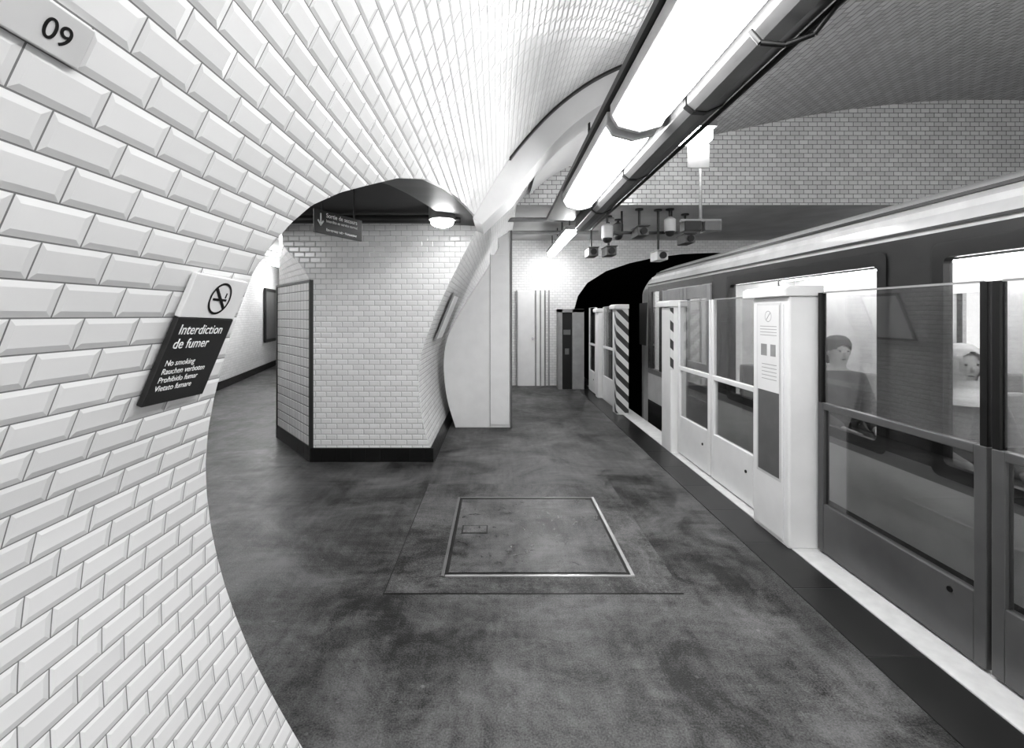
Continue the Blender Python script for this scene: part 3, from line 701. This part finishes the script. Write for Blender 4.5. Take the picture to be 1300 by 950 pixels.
def skin(name,chains,mat,parent,root=0,sub=2):
    vs=[];es=[];rad=[];idx={}
    for ch in chains:
        prev=None
        for (k,p,r) in ch:
            if k not in idx: idx[k]=len(vs); vs.append(Vector(p)); rad.append(r)
            if prev is not None: es.append((idx[prev],idx[k]))
            prev=k
    es=list(dict.fromkeys(es))
    me=bpy.data.meshes.new(name); me.from_pydata([tuple(q) for q in vs],es,[]); me.materials.append(mat)
    o=bpy.data.objects.new(name,me); COL.objects.link(o); o.parent=parent
    m=o.modifiers.new('skin','SKIN'); m.use_smooth_shade=True
    sv=me.skin_vertices[0].data
    for i,r in enumerate(rad): sv[i].radius=(r,r); sv[i].use_root=(i==root)
    s=o.modifiers.new('sub','SUBSURF'); s.levels=sub; s.render_levels=sub
    return o
def person(x,y,face,label,scarf,coat):
    e=thing('person',(x,y,0),label,'person'); e.rotation_euler=(0,0,face)
    def A(s):
        return [('ch',(0,0,.94),.12),('sh%d'%s,(.165*s,0,.965),.06),('el%d'%s,(.22*s,.06,.70),.045),('wr%d'%s,(.12*s,.28,.61),.028),('ha%d'%s,(.10*s,.34,.60),.03)]
    def fingers(s):
        out=[]
        for k in range(4):
            fx=.10*s+(k-1.5)*.019; ln=(.055,.065,.06,.048)[k]
            out.append([('ha%d'%s,(.1*s,.34,.60),.03),('f%d%d'%(s,k),(fx,.37,.597),.009),('g%d%d'%(s,k),(fx,.37+ln*.55,.59),.008),('h%d%d'%(s,k),(fx,.37+ln*.85,.573),.007)])
        out.append([('ha%d'%s,(.1*s,.34,.60),.03),('t%d'%s,(.065*s,.355,.605),.010),('u%d'%s,(.045*s,.38,.60),.008)])
        return out
    legs=lambda s:[('pe',(0,0,.52),.13),('hp%d'%s,(.09*s,.08,.51),.085),('kn%d'%s,(.12*s,.44,.50),.06),('an%d'%s,(.12*s,.42,.09),.038),('to%d'%s,(.13*s,.55,.04),.03)]
    spine=[('pe',(0,0,.52),.13),('wa',(0,-.02,.72),.12),('ch',(0,0,.94),.12),('nk',(0,.0,1.06),.05),('hd',(0,.025,1.13),.066),('hd2',(0,.022,1.22),.09),('hd3',(0,.01,1.28),.06)]
    skin('body',[spine,A(1),A(-1),legs(1),legs(-1)]+fingers(1)+fingers(-1),M_skin,e)
    up=lambda c,a:[(n,p,r+a) for n,p,r in c]
    skin('jacket',[up([('pe',(0,0,.50),.15)]+spine[1:3]+[('nk',(0,0,1.045),.045)],.035),up(A(1)[:4],.022),up(A(-1)[:4],.022)],coat,e)
    skin('trousers',[up(legs(1)[:4],.016),up(legs(-1)[:4],.016)],M_jean,e)
    for s in (1,-1):
        smooth_obj('shoe',ball((.125*s,.485,.05),.05,(.95,2.2,.95)),M_hair,e)
        smooth_obj('eye',ball((.03*s,.092,1.205),.007),M_hair,e)
        smooth_obj('ear',ball((.083*s,.02,1.195),.022,(.4,.8,1.3)),M_skin,e)
    smooth_obj('nose',ball((0,.102,1.175),.013,(.8,1,1.4)),M_skin,e); smooth_obj('mouth',ball((0,.090,1.137),.018,(1.1,.35,.25)),M_cloth,e)
    if scarf:
        smooth_obj('headscarf',lathe(dens([(.001,1.33,0),(.05,1.322,0),(.082,1.295,0),(.098,1.25,0),(.100,1.20,0),(.094,1.15,0),(.082,1.10,0),(.085,1.06,0),(.11,1.03,.0),(.15,1.0,.0),(.165,.97,.0)]),36,(1,1.02),0.01,('oval',1.195,.085,.62)),M_scarf,e)
    else:
        smooth_obj('hair',lathe(dens([(.001,1.335,0),(.05,1.327,0),(.082,1.30,0),(.097,1.26,0),(.098,1.22,-.003),(.092,1.17,-.01),(.075,1.12,-.02),(.055,1.09,-.025)]),36,(1,1),.004,('open',1.265,.07,.05)),M_hair,e)
    return e
person(2.82,2.79,math.pi*.94,'seated passenger in a pale headscarf and grey coat',True,M_coat)
person(2.82,3.8,math.pi*.97,'seated passenger with short dark hair and dark jacket',False,M_cloth)
# ---------------------------------------------------------------- world, camera
w=bpy.data.worlds.new('World'); sc.world=w; w.use_nodes=True; w.node_tree.nodes['Background'].inputs[0].default_value=g(1); w.node_tree.nodes['Background'].inputs[1].default_value=1.5
cam=bpy.data.cameras.new('Camera'); co=bpy.data.objects.new('Camera',cam); COL.objects.link(co); co.location=(0,0,CH); co.rotation_euler=(math.pi/2,0,0)
cam.sensor_width=36; cam.lens=F/1300*36; cam.shift_x=18/1300; cam.shift_y=-75/1300; cam.clip_start=.02
sc.camera=co
sc.view_settings.view_transform='Standard'
for lk in ('Medium High Contrast','Standard - Medium High Contrast','None'):
    try: sc.view_settings.look=lk; print('LOOK',lk); break
    except Exception as ex: pass
